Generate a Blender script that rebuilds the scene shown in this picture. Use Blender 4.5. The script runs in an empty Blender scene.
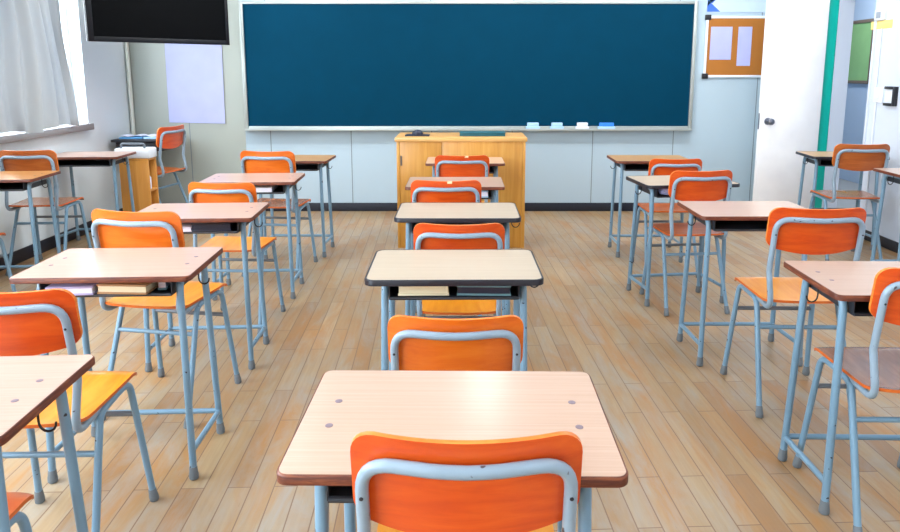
import bpy, bmesh, math, random
from mathutils import Vector, Matrix
random.seed(7)
C = bpy.context.scene.collection
R = math.radians
PI = math.pi
XL, XR, YF, YB, ZC = -3.35, 3.47, 6.99, -3.2, 2.95     # room shell

# ------------------------------------------------------------------ materials
def lin(r, g, b):
    f = lambda c: (c/255)/12.92 if c/255 <= .04045 else ((c/255+.055)/1.055)**2.4
    return (f(r), f(g), f(b), 1)

def new_mat(name, col=(.8, .8, .8, 1), rough=.5, metal=0, spec=.5):
    m = bpy.data.materials.new(name); m.use_nodes = True
    b = m.node_tree.nodes['Principled BSDF']
    b.inputs['Base Color'].default_value = col
    b.inputs['Roughness'].default_value = rough
    b.inputs['Metallic'].default_value = metal
    b.inputs['Specular IOR Level'].default_value = spec
    return m, m.node_tree, b

def nd(nt, t, **kw):
    n = nt.nodes.new(t)
    for k, v in kw.items():
        if k.startswith('i_'): n.inputs[k[2:].replace('_', ' ')].default_value = v
        else: setattr(n, k, v)
    return n

def ramp(nt, fac, stops, interp='LINEAR'):
    r = nt.nodes.new('ShaderNodeValToRGB'); r.color_ramp.interpolation = interp
    el = r.color_ramp.elements
    while len(el) < len(stops): el.new(.5)
    for e, (p, c) in zip(el, stops): e.position = p; e.color = c
    nt.links.new(fac, r.inputs[0]); return r.outputs[0]

def mix(nt, fac, a, b, mode='MIX'):
    n = nt.nodes.new('ShaderNodeMix'); n.data_type = 'RGBA'; n.blend_type = mode
    for i, v in ((0, fac), (6, a), (7, b)):
        if hasattr(v, 'links') or isinstance(v, bpy.types.NodeSocket): nt.links.new(v, n.inputs[i])
        else: n.inputs[i].default_value = v
    return n.outputs[2]

def coords(nt, kind='Object', scale=(1, 1, 1), rot=(0, 0, 0), jitter=True):
    tc = nt.nodes.new('ShaderNodeTexCoord'); mp = nt.nodes.new('ShaderNodeMapping')
    mp.inputs['Scale'].default_value = scale; mp.inputs['Rotation'].default_value = rot
    nt.links.new(tc.outputs[kind], mp.inputs[0])
    if jitter:
        oi = nt.nodes.new('ShaderNodeObjectInfo'); cm = nt.nodes.new('ShaderNodeCombineXYZ')
        mu = nd(nt, 'ShaderNodeMath', operation='MULTIPLY'); mu.inputs[1].default_value = 37.0
        nt.links.new(oi.outputs['Random'], mu.inputs[0])
        for i in range(3): nt.links.new(mu.outputs[0], cm.inputs[i])
        nt.links.new(cm.outputs[0], mp.inputs['Location'])
    return mp.outputs[0]

def noise(nt, vec, scale, detail=3, rough=.5, dist=0):
    n = nt.nodes.new('ShaderNodeTexNoise')
    n.inputs['Scale'].default_value = scale; n.inputs['Detail'].default_value = detail
    n.inputs['Roughness'].default_value = rough; n.inputs['Distortion'].default_value = dist
    nt.links.new(vec, n.inputs['Vector']); return n.outputs['Fac']

def wood(name, dark, mid, light, rough=.35, scale=(3, 60, 60), grain=1.0, coat=0.0):
    m, nt, b = new_mat(name, mid, rough)
    v = coords(nt, 'Object', scale)
    f = noise(nt, v, grain, 5, .6, .6)
    c = ramp(nt, f, [(.25, dark), (.5, mid), (.75, light)])
    nt.links.new(c, b.inputs['Base Color'])
    if 'laminate' in name: b.inputs['Specular IOR Level'].default_value = .3
    b.inputs['Coat Weight'].default_value = coat; b.inputs['Coat Roughness'].default_value = .2
    return m

def paint(name, col, rough=.35, chip=None, spec=.5):
    m, nt, b = new_mat(name, col, rough, 0, spec)
    v = coords(nt)
    f = noise(nt, v, 6, 3)
    c = mix(nt, f, tuple(x*.9 for x in col[:3])+(1,), tuple(min(1, x*1.08) for x in col[:3])+(1,))
    if chip:
        g = noise(nt, v, 38, 2, .6)
        k = ramp(nt, g, [(.70, (0, 0, 0, 1)), (.73, (1, 1, 1, 1))])
        c = mix(nt, k, c, chip)
    nt.links.new(c, b.inputs['Base Color']); return m

M = {}
M['tube'] = paint('painted_steel_blue', lin(116, 150, 173), .3, lin(45, 45, 52))
M['tube_pale'] = paint('painted_steel_pale', lin(138, 158, 174), .28, lin(70, 66, 70))
M['foot'] = paint('grey_rubber', lin(108, 116, 122), .7)
M['bar_grey'] = paint('dark_steel_bar', lin(104, 112, 120), .45)
M['black'] = paint('black_plastic', lin(22, 24, 32), .4)
M['tray'] = paint('book_tray_steel', lin(38, 42, 50), .45)
M['bolt'] = paint('bolt_grey', lin(128, 112, 122), .4)
M['ply_red'] = wood('orange_plywood', lin(194, 59, 9), lin(212, 77, 14), lin(224, 95, 25), .30, (3, 20, 26), 1.4, .3)
M['ply_orange'] = wood('bright_orange_plywood', lin(209, 86, 13), lin(224, 106, 22), lin(232, 124, 38), .30, (3, 20, 26), 1.4, .3)
M['ply_brown'] = wood('brown_orange_plywood', lin(150, 70, 23), lin(175, 88, 32), lin(194, 108, 47), .32, (3, 20, 26), 1.4, .3)
M['ply_yellow'] = wood('yellow_orange_plywood', lin(214, 124, 18), lin(228, 144, 32), lin(235, 160, 52), .30, (20, 3, 26), 1.4, .3)
M['ply_worn'] = wood('worn_brown_plywood', lin(120, 76, 50), lin(149, 97, 65), lin(175, 124, 86), .25, (20, 3, 26), 1.4, .4)
M['ply_rim'] = wood('orange_plywood_edge', lin(170, 74, 20), lin(204, 96, 30), lin(224, 120, 44), .4, (14, 14, 160), 1.0)
M['ply_rim_top'] = wood('pale_orange_plywood_edge', lin(214, 104, 26), lin(230, 124, 40), lin(238, 146, 60), .4, (14, 14, 160), 1.0)
M['lam_pink'] = wood('pinkish_laminate', lin(192, 160, 138), lin(198, 167, 146), lin(205, 175, 155), .30, (2, 110, 60), 1.2, .4)
M['lam_rose'] = wood('brownish_rose_laminate', lin(188, 154, 137), lin(196, 163, 146), lin(204, 172, 156), .28, (2, 110, 60), 1.2, .22)
M['lam_cream'] = wood('cream_laminate', lin(188, 170, 148), lin(193, 176, 154), lin(199, 183, 162), .38, (2, 90, 60), 1.0, 0)
M['lam_tan'] = wood('tan_laminate', lin(166, 125, 83), lin(182, 142, 96), lin(195, 158, 112), .32, (2, 90, 60), 1.0, .1)
M['lam_orange'] = wood('orange_tan_laminate', lin(192, 127, 66), lin(206, 144, 81), lin(218, 160, 98), .30, (2, 90, 60), 1.0, .1)
M['edge_brown'] = wood('brown_edge', lin(62, 26, 14), lin(98, 44, 24), lin(150, 84, 46), .45, (14, 14, 160), 1.0)
M['edge_black'] = paint('black_edge_strip', lin(26, 26, 36), .35)
M['podium'] = wood('honey_oak_veneer', lin(194, 132, 47), lin(209, 149, 61), lin(218, 164, 79), .36, (30, 30, 1.6), 1.2, .15)
M['podium_top'] = wood('pale_oak_veneer', lin(207, 153, 81), lin(218, 167, 97), lin(226, 180, 115), .33, (2, 40, 40), 1.0, .15)
M['shelf_wood'] = wood('amber_veneer', lin(188, 123, 49), lin(203, 140, 61), lin(214, 156, 79), .38, (30, 30, 1.6), 1.0)
M['frame_alu'] = paint('satin_aluminium', lin(172, 178, 174), .35)
M['frame_alu'].node_tree.nodes['Principled BSDF'].inputs['Metallic'].default_value = .35
M['board'] = paint('deep_blue_green_board', lin(0, 54, 78), .75, None, .06)
M['white'] = paint('white_paper', lin(226, 228, 246), .6)
M['lilac'] = paint('lilac_paper', lin(175, 180, 225), .6)
M['door'] = paint('white_door_paint', lin(250, 250, 253), .22)
M['green'] = paint('turquoise_green_paint', lin(0, 190, 172), .4)
M['cork'] = paint('cork', lin(169, 105, 35), .8)
_nt = M['cork'].node_tree
M['pale'] = paint('pale_plastic', lin(226, 232, 240), .4)
M['grey_plastic'] = paint('grey_plastic', lin(150, 160, 172), .4)
M['yellow'] = paint('yellow_tape', lin(246, 214, 130), .5)
M['teal'] = paint('dark_teal_cloth', lin(16, 88, 102), .6)
M['navy'] = paint('dark_navy', lin(24, 34, 56), .4)
M['blue_paper'] = paint('blue_paper', lin(84, 150, 200), .6)
M['eraser_felt'] = paint('pale_blue_felt', lin(168, 204, 232), .8)
M['blue_bright'] = paint('bright_blue_felt', lin(44, 128, 226), .7)
M['cream_book'] = paint('cream_paper_block', lin(226, 218, 186), .6)
M['teal_book'] = paint('grey_teal_cover', lin(96, 136, 146), .5)
M['brown_book'] = paint('kraft_cover', lin(170, 132, 92), .6)
M['lilac_book'] = paint('lilac_cover', lin(176, 172, 216), .5)
M['steel'] = new_mat('brushed_steel', lin(140, 144, 156), .3, 1)[0]
M['green_board'] = paint('pale_green_felt', lin(134, 178, 118), .8)
M['frame_brown'] = paint('brown_frame', lin(112, 98, 84), .5)
M['tv_screen'] = paint('dark_screen', lin(7, 8, 10), .6, None, .04)
M['tv_bezel'] = paint('black_bezel', lin(6, 8, 16), .4, None, .3)
M['print_blue'] = paint('print_blue', lin(58, 108, 214), .6)
M['sky_poster'] = paint('pale_blue_poster', lin(188, 208, 240), .6)
M['sill'] = paint('grey_stone', lin(140, 134, 132), .5)
M['base'] = paint('dark_navy_vinyl', lin(18, 24, 40), .45)
M['ceiling'] = paint('ceiling_white', lin(232, 234, 236), .8)
M['worn_white'] = paint('pale_bare_wood', lin(246, 214, 170), .6)

# walls: painted panels; front wall carries vertical joints in its sheet
def wall_mat(name, col, seam=None):
    m, nt, b = new_mat(name, col, .45)
    g = nt.nodes.new('ShaderNodeNewGeometry')
    f = noise(nt, g.outputs['Position'], 1.3, 4)
    c = mix(nt, f, tuple(x*.95 for x in col[:3])+(1,), tuple(min(1, x*1.04) for x in col[:3])+(1,))
    if seam:
        s = nt.nodes.new('ShaderNodeSeparateXYZ'); nt.links.new(g.outputs['Position'], s.inputs[0])
        a = nd(nt, 'ShaderNodeMath', operation='ADD'); a.inputs[1].default_value = -seam[0]+40*seam[1]
        nt.links.new(s.outputs[0], a.inputs[0])
        mo = nd(nt, 'ShaderNodeMath', operation='MODULO'); mo.inputs[1].default_value = seam[1]
        nt.links.new(a.outputs[0], mo.inputs[0])
        lt = nd(nt, 'ShaderNodeMath', operation='LESS_THAN'); lt.inputs[1].default_value = .009
        nt.links.new(mo.outputs[0], lt.inputs[0])
        sp = nd(nt, 'ShaderNodeMath', operation='LESS_THAN'); sp.inputs[1].default_value = -2.2; nt.links.new(s.outputs[0], sp.inputs[0])
        c = mix(nt, sp.outputs[0], c, lin(160, 166, 158))
        c = mix(nt, lt.outputs[0], c, lin(120, 132, 138))
    nt.links.new(c, b.inputs['Base Color']); return m
M['wall_front'] = wall_mat('front_wall_panels', lin(174, 194, 206), (2.142, .8185))
M['wall_left'] = wall_mat('window_wall_paint', lin(220, 230, 234))
M['wall_right'] = wall_mat('doorway_wall_paint', lin(206, 215, 229))
M['wall_hall'] = wall_mat('corridor_paint', lin(176, 194, 214))
M['wall_back'] = wall_mat('rear_wall_paint', lin(214, 216, 214))

def floor_mat():
    m, nt, b = new_mat('worn_hardwood_strips', (.5, .35, .2, 1), .36)
    g = nt.nodes.new('ShaderNodeNewGeometry')
    s = nt.nodes.new('ShaderNodeSeparateXYZ'); nt.links.new(g.outputs['Position'], s.inputs[0])
    cb = nt.nodes.new('ShaderNodeCombineXYZ')
    nt.links.new(s.outputs[1], cb.inputs[0]); nt.links.new(s.outputs[0], cb.inputs[1])
    rot = nt.nodes.new('ShaderNodeMapping'); rot.inputs['Rotation'].default_value = (0, 0, .043); nt.links.new(cb.outputs[0], rot.inputs[0]); cb = rot
    def brick(mort, c1, c2, w=.74):
        br = nt.nodes.new('ShaderNodeTexBrick'); br.offset = .37; br.offset_frequency = 2; br.squash = 1
        for k, v in (('Scale', 1), ('Mortar Size', mort), ('Mortar Smooth', .3), ('Bias', 0), ('Brick Width', w), ('Row Height', .080)):
            br.inputs[k].default_value = v
        br.inputs['Color1'].default_value = c1; br.inputs['Color2'].default_value = c2
        br.inputs['Mortar'].default_value = (.5, .5, .5, 1)
        nt.links.new(cb.outputs[0], br.inputs['Vector']); return br
    br = brick(.0026, (0, 0, 0, 1), (1, 1, 1, 1))
    per = ramp(nt, br.outputs['Color'], [(0, lin(154, 117, 80)), (.2, lin(165, 134, 95)), (.45, lin(173, 148, 111)), (.7, lin(165, 138, 102)), (1, lin(180, 154, 118))])
    mp = nt.nodes.new('ShaderNodeMapping'); mp.inputs['Scale'].default_value = (2.2, 46, 1); nt.links.new(cb.outputs[0], mp.inputs[0])
    gr = noise(nt, mp.outputs[0], 1.6, 5, .6, .4)
    c = mix(nt, ramp(nt, gr, [(.35, (0, 0, 0, 1)), (.75, (.4, .4, .4, 1))]), per, lin(138, 105, 72))
    # amber varnish left in patches that follow the strips
    mp2 = nt.nodes.new('ShaderNodeMapping'); mp2.inputs['Scale'].default_value = (1.0, 4.0, 1); nt.links.new(cb.outputs[0], mp2.inputs[0])
    st = noise(nt, mp2.outputs[0], 1.5, 6, .68, .4)
    am = ramp(nt, st, [(.45, (0, 0, 0, 1)), (.66, (.8, .8, .8, 1))])
    c = mix(nt, am, c, lin(172, 121, 64))
    # greyed bare patches
    gy = ramp(nt, noise(nt, mp2.outputs[0], 1.9, 6, .7, .8), [(.46, (0, 0, 0, 1)), (.69, (.65, .65, .65, 1))])
    c = mix(nt, gy, c, lin(157, 154, 146))
    sc = ramp(nt, noise(nt, mp.outputs[0], 5.0, 2, .7), [(.70, (0, 0, 0, 1)), (.76, (.5, .5, .5, 1))])
    c = mix(nt, sc, c, lin(101, 72, 47))
    c = mix(nt, br.outputs['Fac'], c, lin(128, 99, 73))
    nt.links.new(c, b.inputs['Base Color'])
    rr = nd(nt, 'ShaderNodeMapRange'); rr.inputs[3].default_value = .24; rr.inputs[4].default_value = .46
    nt.links.new(st, rr.inputs[0]); nt.links.new(rr.outputs[0], b.inputs['Roughness'])
    bp = nt.nodes.new('ShaderNodeBump'); bp.inputs['Strength'].default_value = .25; bp.inputs['Distance'].default_value = .002; bp.invert = True
    nt.links.new(br.outputs['Fac'], bp.inputs['Height']); nt.links.new(bp.outputs[0], b.inputs['Normal'])
    return m
M['floor'] = floor_mat()

def curtain_mat():
    m, nt, b = new_mat('pale_curtain_cloth', lin(186, 194, 202), .85)
    v = coords(nt, 'Object', (1, 1, .4), jitter=False)
    c = mix(nt, noise(nt, v, 2.2, 3), lin(170, 186, 202), lin(196, 196, 190))
    nt.links.new(c, b.inputs['Base Color'])
    tr = nt.nodes.new('ShaderNodeBsdfTranslucent'); nt.links.new(c, tr.inputs[0])
    mx = nt.nodes.new('ShaderNodeMixShader'); mx.inputs[0].default_value = .12
    nt.links.new(b.outputs[0], mx.inputs[1]); nt.links.new(tr.outputs[0], mx.inputs[2])
    nt.links.new(mx.outputs[0], nt.nodes['Material Output'].inputs[0]); return m
M['curtain'] = curtain_mat()

def glass_mat():
    m = bpy.data.materials.new('window_glass'); m.use_nodes = True; nt = m.node_tree; nt.nodes.clear()
    t = nt.nodes.new('ShaderNodeBsdfTransparent'); g = nt.nodes.new('ShaderNodeBsdfGlossy'); g.inputs['Roughness'].default_value = .02
    x = nt.nodes.new('ShaderNodeMixShader'); x.inputs[0].default_value = .06; o = nt.nodes.new('ShaderNodeOutputMaterial')
    t.inputs[0].default_value = (.95, .97, .98, 1)
    nt.links.new(t.outputs[0], x.inputs[1]); nt.links.new(g.outputs[0], x.inputs[2]); nt.links.new(x.outputs[0], o.inputs[0]); return m
M['glass'] = glass_mat()
def emit(name, col, s):
    m = bpy.data.materials.new(name); m.use_nodes = True; nt = m.node_tree; nt.nodes.clear()
    e = nt.nodes.new('ShaderNodeEmission'); e.inputs[0].default_value = col; e.inputs[1].default_value = s
    o = nt.nodes.new('ShaderNodeOutputMaterial'); nt.links.new(e.outputs[0], o.inputs[0]); return m

# ------------------------------------------------------------------ mesh helpers
def done(bm, name, angle=35, smooth=True):
    bmesh.ops.recalc_face_normals(bm, faces=bm.faces)
    me = bpy.data.meshes.new(name); bm.to_mesh(me); bm.free()
    if smooth:
        me.polygons.foreach_set('use_smooth', [True]*len(me.polygons))
        me.set_sharp_from_angle(angle=R(angle))
    return me

def add(name, me, mat, parent=None, loc=(0, 0, 0), rz=0):
    o = bpy.data.objects.new(name, me); C.objects.link(o)
    if not me.materials: me.materials.append(mat)
    elif me.materials[0] != mat:
        o.material_slots[0].link = 'OBJECT'; o.material_slots[0].material = mat
    if parent: o.parent = parent
    o.location = loc; o.rotation_euler = (0, 0, rz); return o

def box(bm, x0, x1, y0, y1, z0, z1, bev=0, seg=2):
    r = bmesh.ops.create_cube(bm, size=1, matrix=Matrix.Translation(((x0+x1)/2, (y0+y1)/2, (z0+z1)/2)) @ Matrix.Diagonal((x1-x0, y1-y0, z1-z0, 1)))
    if bev:
        es = list({e for v in r['verts'] for e in v.link_edges})
        bmesh.ops.bevel(bm, geom=es, offset=bev, segments=seg, profile=.5, affect='EDGES')

def box_me(name, *a, **k):
    bm = bmesh.new(); box(bm, *a, **k); return done(bm, name)

def fillet(pts, rad, n=6):
    pts = [Vector(p) for p in pts]; out = [pts[0]]
    for i in range(1, len(pts)-1):
        a, b, c = pts[i-1], pts[i], pts[i+1]
        r = rad[i-1] if isinstance(rad, (list, tuple)) else rad
        d1 = (a-b).normalized(); d2 = (c-b).normalized()
        ang = d1.angle(d2)
        if r <= 0 or ang > PI-.02: out.append(b); continue
        t = min(r/math.tan(ang/2), (a-b).length*.49, (c-b).length*.49)
        p, q = b+d1*t, b+d2*t
        for k in range(n+1):
            s = k/n; out.append(p*(1-s)**2+b*2*s*(1-s)+q*s*s)
    out.append(pts[-1]); return out

def tube(bm, pts, r, rad=0, n=10, bend=6, cap=True):
    P = fillet(pts, rad, bend) if rad else [Vector(p) for p in pts]
    T = []
    for i in range(len(P)):
        t = (P[min(i+1, len(P)-1)]-P[max(i-1, 0)]).normalized(); T.append(t)
    u = T[0].orthogonal().normalized(); rings = []
    for i, p in enumerate(P):
        if i:
            q = T[i-1].rotation_difference(T[i]); u = q @ u
        u = (u-T[i]*u.dot(T[i])).normalized(); w = T[i].cross(u)
        rings.append([bm.verts.new(p+(u*math.cos(2*PI*k/n)+w*math.sin(2*PI*k/n))*(r[i] if isinstance(r, list) else r)) for k in range(n)])
    for a, b in zip(rings, rings[1:]):
        for k in range(n): bm.faces.new((a[k], a[(k+1) % n], b[(k+1) % n], b[k]))
    if cap: bm.faces.new(rings[0][::-1]); bm.faces.new(rings[-1])

def tube_me(name, *a, **k):
    bm = bmesh.new(); tube(bm, *a, **k); return done(bm, name, 50)

def lathe(bm, prof, c=(0, 0, 0), axis=Vector((0, 0, 1)), n=16):
    axis = Vector(axis).normalized(); u = axis.orthogonal().normalized(); w = axis.cross(u); c = Vector(c); rings = []
    for r, h in prof:
        rings.append([bm.verts.new(c+axis*h+(u*math.cos(2*PI*k/n)+w*math.sin(2*PI*k/n))*max(r, 1e-4)) for k in range(n)])
    for a, b in zip(rings, rings[1:]):
        for k in range(n): bm.faces.new((a[k], a[(k+1) % n], b[(k+1) % n], b[k]))
    bm.faces.new(rings[0][::-1]); bm.faces.new(rings[-1])

def sheet(bm, nu, nv, fn, off, rimmat=0):
    """fn(u,v)->point for u,v in -1..1; off(u,v)->offset vector for the other face"""
    A = [[None]*(nv+1) for _ in range(nu+1)]; B = [[None]*(nv+1) for _ in range(nu+1)]
    for i in range(nu+1):
        for j in range(nv+1):
            u, v = -1+2*i/nu, -1+2*j/nv
            p = Vector(fn(u, v)); A[i][j] = bm.verts.new(p); B[i][j] = bm.verts.new(p+Vector(off(u, v)))
    for i in range(nu):
        for j in range(nv):
            bm.faces.new((A[i][j], A[i+1][j], A[i+1][j+1], A[i][j+1]))
            bm.faces.new((B[i][j], B[i][j+1], B[i+1][j+1], B[i+1][j]))
    def rim(a0, a1, b0, b1): bm.faces.new((a0, b0, b1, a1)).material_index = rimmat
    for i in range(nu):
        rim(A[i][0], A[i+1][0], B[i][0], B[i+1][0]); rim(A[i][nv], A[i+1][nv], B[i][nv], B[i+1][nv])
    for j in range(nv):
        rim(A[0][j], A[0][j+1], B[0][j], B[0][j+1]); rim(A[nu][j], A[nu][j+1], B[nu][j], B[nu][j+1])

def rrect(w, d, r, n=5):
    pts = []
    for cx, cy, a0 in ((w-r, d-r, 0), (-w+r, d-r, 90), (-w+r, -d+r, 180), (w-r, -d+r, 270)):
        for k in range(n+1):
            a = R(a0+90*k/n); pts.append((cx+r*math.cos(a), cy+r*math.sin(a)))
    return pts

def prism_me(name, outline, z0, z1, bev=0):
    bm = bmesh.new()
    a = [bm.verts.new((x, y, z0)) for x, y in outline]; b = [bm.verts.new((x, y, z1)) for x, y in outline]
    bm.faces.new(a[::-1]); f = bm.faces.new(b); n = len(a)
    for k in range(n): bm.faces.new((a[k], a[(k+1) % n], b[(k+1) % n], b[k]))
    if bev: bmesh.ops.bevel(bm, geom=list(f.edges), offset=bev, segments=2, affect='EDGES')
    return done(bm, name)

def ring_me(name, outer, inner, z0, z1):
    bm = bmesh.new(); n = len(outer); e = .003
    lay = [(outer, z0), (outer, z1-e), ([(x-e*(1 if x > 0 else -1)*.6, y-e*(1 if y > 0 else -1)*.6) for x, y in outer], z1), (inner, z1), (inner, z0)]
    V = [[bm.verts.new((x, y, z)) for x, y in o] for o, z in lay]
    for a, b in zip(V, V[1:]+V[:1]):
        for k in range(n): bm.faces.new((a[k], a[(k+1) % n], b[(k+1) % n], b[k]))
    return done(bm, name)

def thing(name, label, cat, loc=(0, 0, 0), rz=0, group=None, scale=1):
    o = bpy.data.objects.new(name, None); C.objects.link(o); o.empty_display_size = .1
    o.location = loc; o.rotation_euler = (0, 0, rz); o.scale = (scale,)*3
    return tag(o, label, cat, group)
def tag(o, label, cat, group=None):
    o['label'] = label; o['category'] = cat
    if group: o['group'] = group
    return o
def struct(o): o['kind'] = 'structure'; return o

# ------------------------------------------------------------------ room shell
def boxes_me(name, bs):
    bm = bmesh.new()
    for b in bs: box(bm, *b)
    return done(bm, name, smooth=False)
struct(add('floor', box_me('floor', XL-.2, XR+.13, YB-.15, YF+.15, -.12, 0), M['floor']))
struct(add('ceiling', box_me('ceiling', XL-.2, XR+.14, YB-.15, YF+.15, ZC, ZC+.12), M['ceiling']))
struct(add('wall_front', box_me('wall_front', XL-.2, XR+.14, YF, YF+.15, 0, ZC), M['wall_front']))
struct(add('wall_back', box_me('wall_back', XL-.2, XR+.14, YB-.15, YB, 0, ZC), M['wall_back']))
WS, WT = .96, 2.62                                         # window sill and head heights
WINS = [(3.75, 6.18), (.55, 3.2), (-2.7, 0.0)]
L0, L1 = XL-.2, XL
bs = [(L0, L1, YB, YF, 0, WS), (L0, L1, YB, YF, WT, ZC)]
ys = [YB]+[v for w in sorted(WINS) for v in w]+[YF]
for a, b in zip(ys[0::2], ys[1::2]): bs.append((L0, L1, a, b, WS, WT))
struct(add('wall_left', boxes_me('wall_left', bs), M['wall_left']))
DN, DF, DH = 5.93, 6.52, 2.12                              # doorway near jamb, far jamb, head
bs = [(XR, XR+.14, YB, DN, 0, ZC), (XR, XR+.14, DF, YF, 0, ZC), (XR, XR+.14, DN, DF, DH, ZC)]
struct(add('wall_right', boxes_me('wall_right', bs), M['wall_right']))
struct(add('baseboard_front', box_me('baseboard_front', XL, XR, YF-.014, YF, .001, .088, bev=.003), M['base']))
struct(add('baseboard_left', box_me('baseboard_left', XL, XL+.014, YB, YF-.015, .001, .10, bev=.003), M['base']))
struct(add('baseboard_right', box_me('baseboard_right', XR-.014, XR, YB, DN-.05, .001, .085, bev=.003), M['base']))
struct(add('trim_1', tube_me('corner_pipe', [(XL+.03, YF-.036, .0), (XL+.03, YF-.036, ZC)], .019, n=14), paint('corner_pipe_paint', lin(214, 216, 206), .4)))
struct(add('trim_2', box_me('door_post', XR-.110, XR-.001, DF+.0, DF+.07, 0, DH+.06, bev=.004), M['green']))
struct(add('trim_3', box_me('near_jamb', XR-.012, XR+.14, DN-.03, DN, 0, DH, bev=.003), M['wall_right']))
# windows: frame, mullion, panes
for i, (a, b) in enumerate(WINS):
    f = bmesh.new(); X0, X1 = XL-.15, XL-.10
    for s in ((X0, X1, a, a+.05, WS, WT), (X0, X1, b-.05, b, WS, WT), (X0, X1, a, b, WS, WS+.05), (X0, X1, a, b, WT-.05, WT), (X0, X1, (a+b)/2-.03, (a+b)/2+.03, WS, WT)):
        box(f, *s, bev=.004)
    w = struct(add('window_%d' % (i+1), done(f, 'window_frame'), M['pale']))
    add('pane', box_me('pane', XL-.128, XL-.122, a+.05, (a+b)/2-.03, WS+.05, WT-.05), M['glass'], w)
    add('pane', box_me('pane', XL-.128, XL-.122, (a+b)/2+.03, b-.05, WS+.05, WT-.05), M['glass'], w)
    add('sill', box_me('sill', XL-.10, XL+.07, a-.05, b-.03, WS-.045, WS+.012, bev=.006), M['sill'], w)
# corridor beyond the doorway
HX = 5.1
struct(add('floor_corridor', box_me('floor_corridor', XR+.14, HX+.1, 3.5, 11, -.12, -.002), paint('corridor_floor', lin(150, 150, 148), .4)))
struct(add('wall_corridor', boxes_me('wall_corridor', [(HX, HX+.1, 3.5, 11, 0, 2.8), (XR+.14, HX, 11, 11.1, 0, 2.8), (XR+.14, HX, 3.4, 3.5, 0, 2.8), (XR+.04, XR+.14, YF+.15, 11, 0, 2.8)]), M['wall_hall']))
struct(add('ceiling_corridor', box_me('ceiling_corridor', XR+.14, HX+.1, 3.4, 11.1, 2.8, 2.9), M['ceiling']))

# ------------------------------------------------------------------ door leaf (open into the room)
dl = bpy.data.objects.new('door_1', None); C.objects.link(dl); dl.location = (XR-.115, DF-.005, 0); dl.rotation_euler = (0, 0, R(2.5)); struct(dl)
bm = bmesh.new(); DW = .575
box(bm, -DW, 0, -.04, 0, .012, DH+.03, bev=.003)
add('door_leaf', done(bm, 'door_leaf'), M['door'], dl)
bm = bmesh.new(); lathe(bm, [(.034, 0), (.034, .006), (.014, .010), (.013, .040), (.024, .048), (.032, .060), (.030, .076), (.014, .084)], (-DW+.075, -.04, .965), (0, -1, 0), 18)
add('door_knob', done(bm, 'door_knob'), M['steel'], dl)
add('latch_plate', box_me('latch_plate', -DW-.002, -DW+.004, -.036, -.008, .89, 1.04, bev=.001), M['steel'], dl)

# ------------------------------------------------------------------ furniture prototypes
DWD, DDP = .587/2, .392/2
out = rrect(DWD, DDP, .022); inn = rrect(DWD-.004, DDP-.004, .018)
LP = [(-1, -1), (1, -1), (-1, 1), (1, 1)]
ME = {}
ME['top'] = prism_me('tabletop', inn, .742, .760)
ME['edge'] = ring_me('edge_band', out, inn, .7415, .7595)
out2 = rrect(DWD+.001, DDP+.001, .034); inn2 = rrect(DWD-.006, DDP-.006, .028)
ME['top_b'] = prism_me('tabletop', inn2, .742, .760)
ME['edge_b'] = ring_me('edge_band', out2, inn2, .7405, .7605)
def foot_me(p, d, r=.0165, h=.05):
    bm = bmesh.new(); d = Vector(d).normalized()
    lathe(bm, [(r*.86, 0), (r*1.12, .004), (r*1.14, .018), (r*1.0, .03), (r*.94, h), (r*.80, h+.002)], p, d, 14)
    return done(bm, 'rubber_foot', 40)
for sx, sy in LP:
    fy = -.144 if sy < 0 else .171; ty = -.118 if sy < 0 else .130
    ft = Vector((sx*.245, fy, .0)); tp = Vector((sx*.232, ty, .7285)); mid = Vector((sx*.232, .004, .7285))
    ME['dleg', sx, sy] = tube_me('leg', [ft+(tp-ft)*.03, tp, mid], .0125, .045)
    ME['dfoot', sx, sy] = foot_me(ft, tp-ft, .0145, .045)
def leg_at(sx, sy, z):
    fy = -.144 if sy < 0 else .171; ty = -.118 if sy < 0 else .130
    t = z/.7285; return Vector((sx*(.245*(1-t)+.232*t), fy*(1-t)+ty*t, z))
for sx in (-1, 1): ME['drail', sx] = tube_me('side_rail', [leg_at(sx, -1, .105), leg_at(sx, 1, .095)], .0105)
ME['dcross'] = tube_me('cross_bar', [leg_at(-1, 1, .098), leg_at(1, 1, .098)], .0105)
bm = bmesh.new()
TX, TY0, TY1, TZ = .214, -.150, .158, .680
box(bm, -TX, TX, TY0, TY1, TZ, TZ+.004)
box(bm, -TX-.003, -TX, TY0, TY1, TZ, .7415); box(bm, TX, TX+.003, TY0, TY1, TZ, .7415); box(bm, -TX, TX, TY1, TY1+.003, TZ, .7415)
tube(bm, [(-TX, TY0, TZ+.004), (TX, TY0, TZ+.004)], .006, n=8)
ME['tray'] = done(bm, 'book_tray')
def hook_me(s):
    x = .262*s
    pts = [(x, -.015, .738), (x, -.015, .70)]
    for k in range(9):
        a = PI+PI*k/8; pts.append((x+s*(.019+.019*math.cos(a)), -.015-.004*k/8, .70+.022*math.sin(a)))
    return tube_me('bag_hook', pts, .0026, n=7)
ME['hook', 1] = hook_me(1); ME['hook', -1] = hook_me(-1)
for i, (bx, by) in enumerate(((-.234, .053), (-.234, -.040), (.234, .053), (.234, -.040))):
    bm = bmesh.new(); lathe(bm, [(.0075, .7595), (.0075, .7606), (.005, .7610)], (bx, by, 0), (0, 0, 1), 12); ME['bolt', i] = done(bm, 'bolt')

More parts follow.
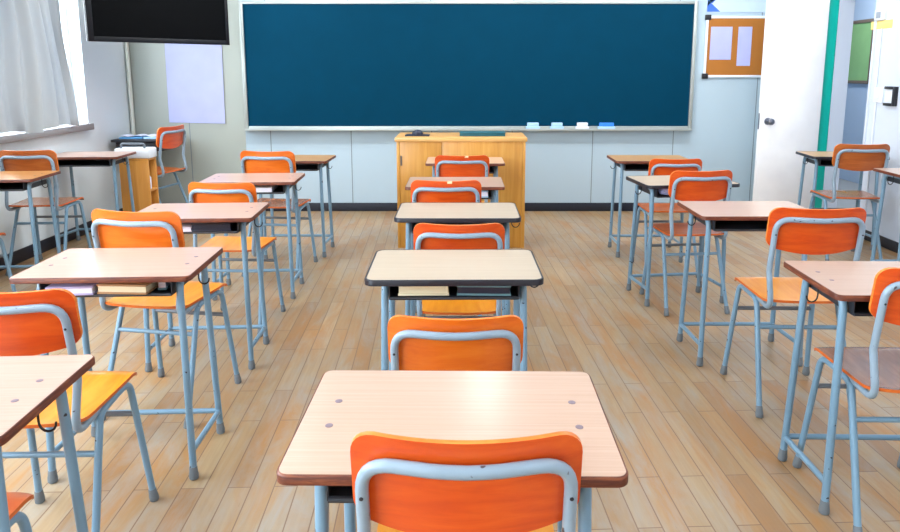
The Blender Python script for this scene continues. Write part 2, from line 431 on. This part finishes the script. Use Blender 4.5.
def desk(x, y, rz, top, label, black=False, hooks=(1,), bolts=True, scale=1, tray=True):
    t = thing('student_desk', label, 'desk', (x, y, 0), rz, 'student desks', scale)
    add('tabletop', ME['top_b' if black else 'top'], M[top], t)
    add('edge_band', ME['edge_b' if black else 'edge'], M['edge_black' if black else 'edge_brown'], t)
    for sx, sy in LP:
        l = add('leg', ME['dleg', sx, sy], M['tube'], t); add('rubber_foot', ME['dfoot', sx, sy], M['foot'], l)
    for sx in (-1, 1): add('side_rail', ME['drail', sx], M['tube'], t)
    add('cross_bar', ME['dcross'], M['tube'], t)
    if tray: add('book_tray', ME['tray'], M['tray'], t)
    for s in hooks: add('bag_hook', ME['hook', s], M['black'], t)
    if bolts:
        for i in range(4): add('bolt', ME['bolt', i], M['bolt'], t)
    return t

# chair, facing +y
BW, BT = .1875, .865
def back_y(x, z): return -.182-.016*(z-.76)/.1+.034*(x/BW)**2
def b_top(x):
    a = abs(x)-(BW-.042); return BT-.004*(1-(x/BW)**2)*1.5-(0 if a <= 0 else .042-math.sqrt(max(0, .042**2-a*a)))
def b_bot(x):
    a = abs(x)-(BW-.03); base = .672+.030*(x/BW)**2; return base+(0 if a <= 0 else .03-math.sqrt(max(0, .03**2-a*a)))
bm = bmesh.new()
def bfn(u, v):
    x = BW*math.sin(u*PI/2); z = b_bot(x)+(b_top(x)-b_bot(x))*(v+1)/2; return (x, back_y(x, z), z)
sheet(bm, 28, 8, bfn, lambda u, v: (0, .010, .001), 1); ME['backrest'] = done(bm, 'backrest', 40)
bm = bmesh.new()
def sfn(u, v):
    x0 = u*(1-.075*abs(v)**7); y0 = v*(1-.055*abs(u)**7)
    hw = .172+.016*(v+1)/2
    x = hw*x0; y = .012+.186*y0-(.014*(1-u*u) if v < 0 else 0)*abs(v)**3+(.006*(1-u*u) if v > 0 else 0)*v**3
    z = .486-.007*math.cos(u*PI/2)*math.cos(v*PI/2)-(.022*((v-.66)/.34)**2 if v > .66 else 0)-.010*(1-v)/2+(.012*((-v-.7)/.3)**2 if v < -.7 else 0)
    return (x, y, z)
sheet(bm, 24, 28, sfn, lambda u, v: (0, 0, -.010), 1); ME['seat'] = done(bm, 'seat', 40)
for k, a in (('backrest', 'ply_red'), ('seat', 'ply_yellow')):
    ME[k].materials.append(M[a]); ME[k].materials.append(M['ply_rim'] if k == 'seat' else M['ply_rim_top'])
TR = .0112
def arch():
    zt = BT-.046; xs = .168
    L = lambda s, z: Vector((s*xs, back_y(xs, z)-.0165, z))
    pts = [Vector((-.150, .055, .4555)), Vector((-.163, -.178, .446)), L(-1, .60), L(-1, zt)]
    pts += [Vector((x, back_y(x, zt)-.0155, zt-.003*(1-abs(x)/.12))) for x in (-.055, -.03, 0, .03, .055)]
    pts += [L(1, zt), L(1, .60), Vector((.163, -.178, .446)), Vector((.150, .055, .4555))]
    return tube_me('back_frame', pts, TR, [.05, .03, .056, .02, .05, .05, .05, .02, .056, .03, .05], n=12, bend=7)
ME['back_frame'] = arch()
def cleg(sx, sy):
    if sy > 0: ft, tp = Vector((sx*.190, .205, 0)), Vector((sx*.164, .150, .452))
    else: ft, tp = Vector((sx*.188, -.205, 0)), Vector((sx*.166, -.045, .446))
    return ft, tp
for sx, sy in LP:
    ft, tp = cleg(sx, sy); mid = Vector((sx*.165, .05, .4515))
    ME['cleg', sx, sy] = tube_me('leg', [ft+(tp-ft)*.03, tp, mid], TR, .048)
    ME['cfoot', sx, sy] = foot_me(ft, tp-ft, .0135, .045)
def cat_(sx, sy, z): ft, tp = cleg(sx, sy); return ft+(tp-ft)*(z/.452)
ME['cbar_f'] = tube_me('front_stretcher', [cat_(-1, 1, .335), cat_(1, 1, .335)], .009)
ME['cbar_r'] = tube_me('rear_stretcher', [cat_(-1, -1, .345), cat_(1, -1, .345)], .009)
for s in (-1, 1):
    bm = bmesh.new(); z = .755; lathe(bm, [(.0035, 0), (.0035, .002), (.002, .003)], (s*.168, back_y(.168, z)-.0165-TR+.001, z), (0, -1, 0), 10); ME['screw', s] = done(bm, 'screw')

def chair(x, y, rz, back, seat, label, scale=1, chip=None):
    t = thing('student_chair', label, 'chair', (x, y, 0), rz, 'student chairs', scale)
    b = add('backrest', ME['backrest'], M[back], t)
    add('seat', ME['seat'], M[seat], t); add('back_frame', ME['back_frame'], M['tube_pale'], t)
    for s in (-1, 1): add('screw', ME['screw', s], M['black'], t)
    for sx, sy in LP:
        l = add('leg', ME['cleg', sx, sy], M['tube'], t); add('rubber_foot', ME['cfoot', sx, sy], M['foot'], l)
    add('front_stretcher', ME['cbar_f'], M['bar_grey'], t); add('rear_stretcher', ME['cbar_r'], M['tube'], t)
    if chip is not None:
        z = BT-.014
        add('chipped_edge', box_me('chipped_edge', chip-.013, chip+.013, back_y(chip, z)-.0012, back_y(chip, z)+.004, z-.004, z+.009, bev=.001), M['worn_white'], b)
    return t

# ------------------------------------------------------------------ desks
cen = 'in the middle row that leads to the wooden lectern'
desk(-.015, 1.262, -.012, 'lam_pink', 'wide pinkish desk closest to the camera in the middle row, with screw dots').scale = (1.02, 1.06, 1)
desk(-.028, 2.345, .012, 'lam_cream', 'cream desk with black rim holding cream and teal books, second from camera in middle row', True, (1,), False)
desk(-.021, 3.292, 0, 'lam_cream', 'cream desk with black rim and no visible books, third from camera in the middle row', True, (1,), False)
desk(-.042, 4.166, 0, 'lam_pink', 'pinkish desk two places from the lectern in the middle row', False, (), False)
desk(.023, 5.203, 0, 'lam_pink', 'pinkish desk standing directly before the wooden lectern', False, (), False)
desk(-1.155, 1.35, .054, 'lam_rose', 'pinkish desk cut off by the lower corner of the view, black hook below', False, (1,))
desk(-1.203, 2.375, .043, 'lam_rose', 'brown-edged desk holding lilac and kraft notebooks, with window glare on its top')
desk(-1.275, 3.286, .057, 'lam_rose', 'brown-edged desk holding white papers, third from the front wall in the television row')
desk(-1.327, 4.335, .052, 'lam_rose', 'rosy desk second from the front wall in the row before the television')
desk(-1.313, 5.343, -.018, 'lam_tan', 'tan desk with dark tray by the front wall, below the corner of the blackboard', False, (1,), False)
desk(1.433, 2.185, -.024, 'lam_pink', 'pinkish brown-edged desk closest to the camera in the row along the door side aisle', False, (-1,))
desk(1.412, 3.337, .002, 'lam_pink', 'pinkish desk with empty black tray, third from the front wall in the cork board row', False, (-1,), False)
desk(1.365, 4.238, .12, 'lam_cream', 'black-rimmed turned desk with crumpled white paper in its tray, in the cork board row', True, (-1,), False)
desk(1.457, 5.334, -.011, 'lam_tan', 'tan desk by the front wall under the blackboard corner next to the cork board', False, (-1,), False)
desk(-3.005, 4.43, .09, 'lam_orange', 'orange-tan desk beside the curtained window, nearer of two along the window wall')
desk(-3.03, 5.58, .05, 'lam_rose', 'brownish desk along the window wall, just before the small amber bookcase', False, (1,), False)
desk(3.09, 5.58, -.10, 'lam_tan', 'dark tan desk in front of the open doorway, with a chair at it', True, (-1,), False)
desk(3.155, 4.57, -.03, 'lam_pink', 'pinkish desk against the doorway wall, mostly outside the view', False, (-1,), False)
# small dark desk in the window corner
t = thing('corner_desk', 'small dark-topped desk in the corner under the television, papers on it', 'desk', (-3.055, 6.68, 0), 0)
add('tabletop', box_me('tabletop', -.25, .25, -.225, .225, .765, .79, bev=.004), M['black'], t)
add('drawer_box', box_me('drawer_box', -.22, .22, -.19, .20, .68, .7645, bev=.004), M['tray'], t)
for sx in (-.22, -.09):
    for sy in (-.12, .19):
        add('leg', tube_me('leg', [(sx, sy, 0), (sx, sy, .6795)], .0125), M['tube'], t)

# ------------------------------------------------------------------ chairs
chair(.007, 1.182, .0, 'ply_red', 'ply_yellow', 'orange chair with blue tube frame in front of the camera at the closest middle desk', 1.0)
chair(-.017, 1.845, .0, 'ply_orange', 'ply_yellow', 'low orange chair pulled back from the cream black-rimmed desk that holds books', .94)
chair(-.012, 2.82, .0, 'ply_red', 'ply_yellow', 'orange chair between the two cream black-rimmed desks of the middle row', .97)
chair(-.085, 3.75, .0, 'ply_red', 'ply_yellow', 'red-orange chair with chipped top edge, second nearest to the lectern', 1.0, .02)
chair(.0, 4.84, .0, 'ply_red', 'ply_yellow', 'red-orange chair with pale chip, at the desk touching the wooden lectern', 1.0, .03)
chair(-1.155, 1.255, .04, 'ply_orange', 'ply_orange', 'orange chair tucked under the cut-off desk in the lower corner, only its seat edge seen')
chair(-1.222, 1.908, .03, 'ply_red', 'ply_yellow', 'orange chair with yellow seat between the cut-off desk and the glare-topped desk')
chair(-1.268, 2.83, -.17, 'ply_orange', 'ply_yellow', 'bright orange chair slightly turned, behind the desk with window glare', 1.03)
chair(-1.275, 3.78, -.06, 'ply_orange', 'ply_yellow', 'orange chair with pale frame just beyond the desk holding white papers', .98)
chair(-1.325, 4.87, -.10, 'ply_orange', 'ply_worn', 'orange chair at the tan desk below the blackboard corner near the television', 1.03)
chair(1.41, 2.108, -.02, 'ply_red', 'ply_worn', 'orange chair with shiny worn brown seat, half outside the view by the aisle')
chair(1.440, 2.885, -.02, 'ply_red', 'ply_yellow', 'red-orange chair with glossy yellow seat, at the desk with the empty black tray', 1.03)
chair(1.375, 4.11, .10, 'ply_red', 'ply_brown', 'orange chair pushed against the turned black-rimmed desk before the cork board')
chair(1.47, 4.85, .0, 'ply_red', 'ply_brown', 'orange chair at the tan front desk closest to the cork board', .97)
chair(-3.03, 4.92, .05, 'ply_brown', 'ply_worn', 'brown-orange chair at the window wall desk before the bookcase', 1.03)
chair(-2.90, 3.83, .06, 'ply_brown', 'ply_brown', 'chair at the desk under the curtain, only its seat edge and leg seen')
chair(2.93, 5.17, -.05, 'ply_brown', 'ply_worn', 'brown chair standing before the open doorway', 1.05)
chair(-2.84, 6.36, 1.38, 'ply_red', 'ply_brown', 'orange chair turned sideways at the dark corner desk under the white paper sheet', 1.08)

# ------------------------------------------------------------------ books and papers in the trays
def book(name, label, cat, x, y, rz, w, d, h, z, cover, block=None, group='books in the desk trays'):
    o = thing(name, label, cat, (x, y, z), rz, group)
    add('cover', box_me('cover', -w/2, w/2, -d/2, d/2, 0, h*.2, bev=.001), M[cover], o)
    add('page_block', box_me('page_block', -w/2+.003, w/2-.003, -d/2+.003, d/2, h*.2, h*.8), M[block or 'white'], o)
    add('cover', box_me('cover', -w/2, w/2, -d/2, d/2, h*.8, h, bev=.001), M[cover], o)
    return o
T0 = .6905
book('notebook', 'thick cream notebook in the tray of the black-rimmed desk, beside a teal one', 'book', -.13, 2.29, .02, .17, .18, .040, T0, 'cream_book', 'cream_book')
book('notebook', 'grey-teal notebook in the tray of the black-rimmed desk, beside a cream one', 'book', .075, 2.29, -.03, .18, .18, .036, T0, 'teal_book', 'navy')
book('notebook', 'lilac notebook sticking out of the tray of the glare-topped desk', 'book', -1.318, 2.31, .10, .15, .22, .03, T0, 'lilac_book', 'white')
book('notebook', 'kraft notebook in the tray of the glare-topped desk', 'book', -1.135, 2.315, -.05, .17, .20, .034, T0, 'brown_book', 'cream_book')
book('notebook', 'small grey book at the end of the glare-topped desk tray', 'book', -1.028, 2.34, .05, .03, .16, .040, T0, 'teal_book', 'white')
book('paper_stack', 'loose stack of white papers in the tray of the third desk before the television', 'papers', -1.36, 3.225, .15, .17, .22, .022, T0, 'white', 'white')
book('notebook', 'dark notebook in the tray next to the loose white papers', 'book', -1.175, 3.235, .05, .18, .20, .040, T0, 'navy', 'navy')
book('paper_stack', 'pale papers in the tray of the second desk before the television', 'papers', -1.33, 4.28, .06, .30, .2, .028, T0, 'pale', 'white')
bm = bmesh.new(); bmesh.ops.create_icosphere(bm, subdivisions=3, radius=.034)
for v in bm.verts:
    v.co *= 1+random.uniform(-.16, .16); v.co.z *= .72
    v.co.x *= 1.3
zmin = min(v.co.z for v in bm.verts); [setattr(v.co, 'z', v.co.z-zmin) for v in bm.verts]
crump = done(bm, 'crumpled_paper', 20)
tag(add('crumpled_paper', crump, M['lilac'], None, (1.232, 4.105, T0), .2), 'crumpled white paper in the tray of the turned black-rimmed desk', 'paper', 'crumpled papers')
tag(add('crumpled_paper', crump, M['white'], None, (.165, 5.10, T0), 1.0), 'crumpled white paper in the tray of the desk before the lectern', 'paper', 'crumpled papers')
book('notebook', 'pale blue book standing in the tray two desks from the lectern', 'book', .13, 4.09, .0, .05, .17, .042, T0, 'eraser_felt', 'white')

# ------------------------------------------------------------------ blackboard
bx0, bx1, bz0, bz1 = -2.19, 2.315, .835, 2.105
bb = thing('blackboard', 'wide blue-green blackboard with pale metal frame on the front wall', 'blackboard', (0, YF, 0))
add('writing_surface', box_me('writing_surface', bx0+.03, bx1-.03, -.028, -.004, bz0+.03, bz1-.02), M['board'], bb)
for a in ((bx0, bx0+.035, bz0, bz1), (bx1-.035, bx1, bz0, bz1)):
    add('frame_strip', box_me('frame_strip', a[0], a[1], -.045, -.002, a[2], a[3], bev=.006), M['frame_alu'], bb)
add('frame_strip', box_me('frame_strip', bx0+.035, bx1-.035, -.045, -.002, bz1-.028, bz1, bev=.006), M['frame_alu'], bb)
add('frame_strip', box_me('frame_strip', bx0+.035, bx1-.035, -.040, -.002, bz0, bz0+.045, bev=.006), M['frame_alu'], bb)
bm = bmesh.new(); box(bm, bx0+.02, bx1-.02, -.115, -.040, bz0+.004, bz0+.016, bev=.003); box(bm, bx0+.02, bx1-.02, -.118, -.108, bz0+.004, bz0+.027, bev=.003)
add('chalk_tray', done(bm, 'chalk_tray'), M['frame_alu'], bb)
zt = bz0+.0165
def eraser(x, w, topc, basec, label, h=.06):
    o = thing('board_eraser', label, 'eraser', (x, YF-.078, zt), 0, 'erasers on the chalk tray')
    add('felt_pad', box_me('felt_pad', -w/2-.012, w/2+.012, -.026, .026, 0, h*.45, bev=.004), M[basec], o)
    add('grip', box_me('grip', -w/2, w/2, -.023, .023, h*.45, h, bev=.006), M[topc], o)
eraser(.71, .115, 'eraser_felt', 'eraser_felt', 'pale blue eraser on the chalk tray right beside the lectern', .068)
eraser(.95, .11, 'eraser_felt', 'eraser_felt', 'pale blue eraser on the chalk tray, second from the lectern', .068)
eraser(1.205, .105, 'pale', 'white', 'white eraser on the chalk tray', .068)
eraser(1.447, .145, 'blue_bright', 'eraser_felt', 'bright blue topped eraser on the chalk tray', .068)

# ------------------------------------------------------------------ lectern cabinet
PX0, PX1, PY0, PY1, PZ = -.525, .508, 5.478, 5.95, .893
p = thing('lectern_cabinet', 'honey-coloured wooden teacher lectern cabinet under the blackboard', 'lectern', (0, PY0, 0))
D_ = PY1-PY0
add('side_panel', box_me('side_panel', PX0, PX0+.025, 0, D_, 0, PZ-.02, bev=.002), M['podium'], p)
add('side_panel', box_me('side_panel', PX1-.025, PX1, 0, D_, 0, PZ-.02, bev=.002), M['podium'], p)
add('front_panel', box_me('front_panel', PX0+.026, -.164, .004, .022, .001, PZ-.02, bev=.002), M['podium'], p)
add('front_panel', box_me('front_panel', -.160, PX1-.026, .004, .022, .001, PZ-.02, bev=.002), M['podium'], p)
add('back_panel', box_me('back_panel', PX0+.026, PX1-.026, D_-.02, D_-.002, .001, PZ-.02), M['podium'], p)
add('top_board', box_me('top_board', PX0-.012, PX1+.012, -.015, D_+.005, PZ-.0195, PZ+.012, bev=.004), M['podium_top'], p)
add('hinge', box_me('hinge', PX0+.030, PX0+.044, -.002, .0035, .68, .76, bev=.001), M['frame_brown'], p)
tz = PZ+.0125
k = thing('desk_bell', 'small dark blue domed object on a flat base on the lectern top', 'bell', (-.365, 5.63, tz))
add('base', box_me('base', -.10, .10, -.05, .05, 0, .012, bev=.005), M['navy'], k)
bm = bmesh.new(); lathe(bm, [(.044, .012), (.046, .020), (.038, .036), (.022, .048), (.006, .052)], n=18); add('dome', done(bm, 'dome', 60), M['navy'], k)
k = thing('board_box', 'flat dark teal case lying on the lectern top', 'case', (.165, 5.64, tz))
add('case_body', box_me('case_body', -.185, .185, -.06, .06, 0, .022, bev=.004), M['teal'], k)
add('case_lid', box_me('case_lid', -.187, .187, -.062, .062, .0225, .034, bev=.004), M['teal'], k)

# ------------------------------------------------------------------ things on the front wall
t = thing('wall_paper', 'large blank lilac-white paper sheet taped below the television', 'paper', (0, YF, 0))
bm = bmesh.new()
sheet(bm, 12, 16, lambda u, v: (-2.675+.282*u+.004*v, -.010-.004*math.sin(3*u+v), 1.42+.51*v-.006*u), lambda u, v: (0, .0015, 0))
add('paper_sheet', done(bm, 'paper_sheet', 60), M['lilac'], t)
for sx in (-1, 1): add('tape', box_me('tape', -2.675+sx*.25-.02, -2.675+sx*.25+.02, -.0165, -.0005, 1.90, 1.945), M['pale'], t)

cx0, cx1, cz0, cz1 = 2.41, 3.12, 1.365, 1.965
t = thing('cork_board', 'orange-brown cork board with black corners beside the blackboard', 'notice board', (0, YF, 0))
add('cork_panel', box_me('cork_panel', cx0+.02, cx1-.02, -.018, -.003, cz0+.02, cz1-.02), M['cork'], t)
for a in ((cx0, cx0+.022, cz0, cz1), (cx1-.022, cx1, cz0, cz1), (cx0+.022, cx1-.022, cz0, cz0+.024), (cx0+.022, cx1-.022, cz1-.024, cz1)):
    add('frame_strip', box_me('frame_strip', a[0], a[1], -.026, -.002, a[2], a[3], bev=.003), M['pale'], t)
for x in (cx0, cx1):
    for z in (cz0, cz1):
        add('corner_cap', box_me('corner_cap', x-.012 if x == cx0 else x-.045, x+.045 if x == cx0 else x+.012, -.030, -.001, z-.012 if z == cz0 else z-.04, z+.04 if z == cz0 else z+.012, bev=.004), M['black'], t)
tag(add('notice_sheet', box_me('notice_sheet', -.106, .106, -.001, .001, -.16, .16), M['lilac'], None, (2.566, YF-.0205, 1.70)), 'wider white notice pinned on the cork board', 'paper')
tag(add('notice_sheet', box_me('notice_sheet', -.068, .068, -.001, .001, -.19, .19), M['lilac'], None, (2.80, YF-.0205, 1.67)), 'narrow tall white notice pinned on the cork board', 'paper')
t = thing('poster', 'pale blue poster with darker blue triangles above the cork board', 'poster', (0, YF, 0))
add('poster_sheet', box_me('poster_sheet', 2.41, 3.05, -.008, -.002, 2.0, 2.45), M['sky_poster'], t)
def tri(pts, nm='printed_triangle'):
    bm = bmesh.new(); a = [bm.verts.new((x, -.0085, z)) for x, z in pts]; b = [bm.verts.new((x, -.0095, z)) for x, z in pts]
    bm.faces.new(a); bm.faces.new(b[::-1])
    for i in range(3): bm.faces.new((a[i], a[(i+1) % 3], b[(i+1) % 3], b[i]))
    return done(bm, nm, smooth=False)
add('printed_triangle', tri(((2.415, 2.005), (2.545, 2.005), (2.415, 2.12))), M['print_blue'], t)
add('printed_triangle', tri(((2.415, 2.13), (2.50, 2.13), (2.415, 2.06))), M['blue_paper'], t)
add('printed_triangle', tri(((2.415, 2.135), (2.51, 2.135), (2.46, 2.085))), M['print_blue'], t)

# ------------------------------------------------------------------ television on its ceiling arm
tv = thing('television', 'large black flat screen television hung in the corner above the paper sheet', 'television', (-2.545, 6.0, 1.662), R(45))
TW, TH = .595, .69
add('casing', box_me('casing', -TW, TW, .012, .05, 0, TH, bev=.008), M['tv_bezel'], tv)
add('screen', box_me('screen', -TW+.045, TW-.03, -.001, .0115, .04, TH-.03), M['tv_screen'], tv)
for a in ((-TW, -TW+.045, 0, TH), (TW-.03, TW, 0, TH), (-TW+.045, TW-.03, 0, .04), (-TW+.045, TW-.03, TH-.03, TH)):
    add('bezel', box_me('bezel', a[0], a[1], -.004, .0118, a[2], a[3], bev=.002), M['tv_bezel'], tv)
bm = bmesh.new(); box(bm, -.15, .15, .0505, .075, .15, .42, bev=.004); tube(bm, [(0, .09, .28), (0, .09, ZC-1.662)], .025, n=12)
add('ceiling_mount', done(bm, 'ceiling_mount'), M['black'], tv)

# ------------------------------------------------------------------ corner bookcase and what stands on it
b = thing('bookcase', 'small amber wooden bookcase near the window corner, open on one side', 'bookcase', (-2.94, 5.85, 0))
W_, D2, H_ = .25, .165, .688
add('side_panel', box_me('side_panel', 0, W_, 0, .018, 0, H_-.018, bev=.002), M['shelf_wood'], b)
add('side_panel', box_me('side_panel', 0, W_, D2-.018, D2, 0, H_-.018, bev=.002), M['shelf_wood'], b)
add('back_panel', box_me('back_panel', 0, .01, .0185, D2-.0185, 0, H_-.018), M['shelf_wood'], b)
add('top_board', box_me('top_board', 0, W_, 0, D2, H_-.0175, H_, bev=.002), M['shelf_wood'], b)
for z in (.03, .22, .40): add('shelf', box_me('shelf', .0105, W_-.003, .0185, D2-.0185, z, z+.016), M['shelf_wood'], b)
bm = bmesh.new(); box(bm, -.15, .15, -.08, .08, 0, .085, bev=.012)
bx = thing('storage_case', 'white carrying case with grey handle on top of the amber bookcase', 'case', (-2.825, 5.932, H_+.001))
add('case_body', done(bm, 'case_body'), M['pale'], bx)
add('handle', tube_me('handle', [(-.10, -.05, .08), (-.10, -.05, .125), (.10, -.05, .125), (.10, -.05, .08)], .010, .035), M['bar_grey'], bx)
tag(add('jar', (lambda bm: (lathe(bm, [(.036, 0), (.038, .02), (.038, .10), (.026, .115), (.026, .13)]), done(bm, 'jar', 50))[1])(bmesh.new()), M['white'], None, (-2.745, 5.92, .417)), 'white jar on the upper shelf of the amber bookcase', 'jar')
for i, (x, y, a, m, l) in enumerate(((-3.17, 6.64, .1, 'blue_paper', 'blue folder spread on the dark corner desk, closest to the wall pipe'), (-2.925, 6.63, -.1, 'eraser_felt', 'pale blue folder spread on the dark corner desk, towards the chair'))):
    o = thing('paper_folder', l, 'folder', (x, y, .7905), a, 'folders on the corner desk')
    add('folder_cover', box_me('folder_cover', -.105, .105, -.09, .09, .0, .016, bev=.003), M[m], o)
    bm = bmesh.new(); sheet(bm, 8, 4, lambda u, v: (.10*u, .085*v, .0175+.014*abs(math.sin(2.2*u+.4))), lambda u, v: (0, 0, .0012)); add('loose_sheet', done(bm, 'loose_sheet', 60), M['white'], o)

# ------------------------------------------------------------------ curtain
cu = thing('curtain', 'pale grey-blue curtain drawn in front of the window', 'curtain', (XL+.115, 0, 0))
def cfn(u, v):
    z = .985+(2.66-.985)*(v+1)/2; s = (u+1)/2
    far = 5.80-.12*(v+1)/2; y = 3.5+(far-3.5)*s+.02*math.sin(3*v+5*u)
    amp = .034*(.65+.35*math.sin(9*s+1))
    x = amp*math.sin(78*s+1.5*math.sin(7*s)+.5*v)+.012*math.sin(151*s+v)+.010*math.sin(2.5*v+11*s)
    if z < 1.10: y += .012*math.sin(30*s)
    return (x, y, z+.018*math.sin(23*s)*(1-v)/2)
bm = bmesh.new(); sheet(bm, 300, 24, cfn, lambda u, v: (.003, 0, 0)); add('curtain_cloth', done(bm, 'curtain_cloth', 80), M['curtain'], cu)
t = thing('curtain_rail', 'white curtain rail above the window', 'curtain rail', (XL, 0, 2.70))
add('rail', tube_me('rail', [(.115, 3.4, 0), (.115, 6.3, 0)], .014), M['pale'], t)
for y in (3.5, 6.2): add('bracket', box_me('bracket', 0, .12, y-.012, y+.012, -.01, .01), M['pale'], t)

# ------------------------------------------------------------------ things on the doorway wall and in the corridor
t = thing('sensor_box', 'small grey sensor box above the yellow tape on the doorway wall', 'sensor', (XR, 5.845, 1.885))
add('housing', box_me('housing', -.03, 0, -.062, .062, -.042, .042, bev=.006), M['pale'], t)
add('lens', box_me('lens', -.036, -.0305, -.03, .03, -.026, .026, bev=.003), M['grey_plastic'], t)
t = tag(add('tape_strip', box_me('tape_strip', -.006, 0, -.125, .165, -.034, .034, bev=.002), M['yellow'], None, (XR, 5.815, 1.806)), 'yellow tape strip below the sensor box by the doorway', 'tape')
t = thing('light_switch', 'white light switch plate beside the doorway', 'switch', (XR, 5.775, 1.232))
add('plate', box_me('plate', -.012, 0, -.062, .062, -.062, .062, bev=.004), M['pale'], t)
add('rocker', box_me('rocker', -.018, -.0125, -.018, .018, -.032, .032, bev=.002), M['white'], t)
t = thing('control_panel', 'black framed pale control panel on the wall beside the light switch', 'panel', (XR, 5.61, 1.228))
add('panel_face', box_me('panel_face', -.014, 0, -.05, .065, -.055, .055, bev=.003), M['pale'], t)
bm = bmesh.new()
box(bm, -.03, 0, -.085, -.0505, -.078, .078, bev=.004); box(bm, -.03, 0, -.05, .06, .056, .078, bev=.004); box(bm, -.03, 0, -.05, .06, -.078, -.056, bev=.004)
add('panel_frame', done(bm, 'panel_frame'), M['black'], t)
t = tag(add('wall_conduit', tube_me('wall_conduit', [(-.008, 5.80, .09), (-.008, 5.80, 1.168)], .007, n=8), M['pale'], None, (XR, 0, 0)), 'thin white conduit running down from the light switch', 'conduit')
t = tag(add('wall_conduit', tube_me('wall_conduit', [(-.008, 5.82, 1.30), (-.008, 5.82, 1.775)], .006, n=8), M['pale'], None, (XR, 0, 0)), 'thin white conduit between light switch and yellow tape', 'conduit')
t = thing('corridor_board', 'pale green notice board with brown frame on the corridor wall', 'notice board', (HX, 9.12, 1.27))
add('felt_panel', box_me('felt_panel', -.018, -.003, -.40, .70, .03, .77), M['green_board'], t)
for a in ((-.44, -.395, 0, .80), (.70, .745, 0, .80), (-.395, .70, 0, .04), (-.395, .70, .76, .80)):
    add('frame_strip', box_me('frame_strip', -.03, -.001, a[0], a[1], a[2], a[3], bev=.003), M['frame_brown'], t)

# ------------------------------------------------------------------ lamps
def area(name, loc, sx, sy, e, col=(1, 1, 1), rot=(0, 0, 0), parent=None):
    l = bpy.data.lights.new(name, 'AREA'); l.shape = 'RECTANGLE'; l.size = sx; l.size_y = sy; l.energy = e; l.color = col
    o = bpy.data.objects.new(name, l); C.objects.link(o); o.location = loc; o.rotation_euler = rot
    if parent: o.parent = parent
    return o
LAMP = 12
SPOTS = [(x, y) for x in (-1.75, 1.75) for y in (-1.6, .9, 3.4, 5.6)]+[(.2, 5.75)]
for x, y in SPOTS:
    if True:
        t = thing('ceiling_light', 'white fluorescent ceiling fitting', 'ceiling light', (x, y, ZC), 0, 'ceiling lights')
        bm = bmesh.new(); box(bm, -.16, .16, -.62, .62, -.07, -.001, bev=.006); add('housing', done(bm, 'housing'), M['pale'], t)
        for s in (-.07, .07):
            add('lamp_tube', tube_me('lamp_tube', [(s, -.58, -.088), (s, .58, -.088)], .014, n=8), emit('tube_glow', (1, .98, .95, 1), 6) if 'glow' not in M else M['glow'], t)
        if 'glow' not in M: M['glow'] = t.children[-1].material_slots[0].material
        area('lamp', (0, 0, -.11), .28, 1.2, LAMP if abs(x) > 1 else 6, (.94, .975, 1), parent=t)
# blackboard lamps: reflector troughs hung before the blackboard
for x in (-1.75, .22, 2.2):
    t = thing('blackboard_lamp', 'white reflector lamp hung from the ceiling before the blackboard', 'lamp', (x, 5.35, 2.72), 0, 'blackboard lamps')
    t.rotation_euler = (R(38), 0, 0)
    bm = bmesh.new(); sheet(bm, 4, 10, lambda u, v: (.62*u, .11*math.sin(v*1.3), .075*math.cos(v*1.3)), lambda u, v: (0, 0, .004)); add('reflector', done(bm, 'reflector', 60), M['pale'], t)
    add('lamp_tube', tube_me('lamp_tube', [(-.59, 0, .035), (.59, 0, .035)], .016, n=10), M['glow'], t)
    h = (ZC-2.72-.075*math.cos(R(38)))/math.cos(R(0))
    for sx in (-.5, .5): add('hanger', tube_me('hanger', [(sx, 0, .079), (sx, math.sin(R(38))*h, .079+math.cos(R(38))*h)], .010, n=8), M['pale'], t)
    area('lamp', (0, 0, .005), 1.15, .15, 13, (.95, .98, 1), parent=t)
area('corridor_lamp', (4.35, 7.6, 2.78), .4, 2.4, 40, (.92, .96, 1))
t = None

# world: bright overcast daylight outside the windows
w = bpy.data.worlds.new('overcast_sky'); bpy.context.scene.world = w; w.use_nodes = True
bg = w.node_tree.nodes['Background']; bg.inputs[0].default_value = (.86, .93, 1, 1); bg.inputs[1].default_value = 12.0
for a, b in WINS:                                          # daylight entering each window opening
    l = area('window_portal', (XL-.17, (a+b)/2, (WS+WT)/2), WT-WS-.1, b-a-.1, 1, rot=(0, R(-90), 0)); l.data.cycles.is_portal = True

# ------------------------------------------------------------------ camera
cam = bpy.data.cameras.new('camera'); co = bpy.data.objects.new('camera', cam); C.objects.link(co)
cam.sensor_fit = 'HORIZONTAL'; cam.sensor_width = 36; cam.lens = 688.7/900*36
cam.shift_x = -12.1/900; cam.shift_y = -79/900; cam.clip_start = .05
co.location = (0, 0, 1.428); co.rotation_euler = (R(90)-.1667, 0, 0)
sc = bpy.context.scene; sc.camera = co
sc.view_settings.view_transform = 'Standard'; sc.view_settings.look = 'None'
sc.view_settings.gamma = 1; sc.view_settings.use_curve_mapping = False; sc.view_settings.exposure = 0.65
sc.cycles.use_denoising = True
sc.cycles.max_bounces = 8; sc.cycles.diffuse_bounces = 5
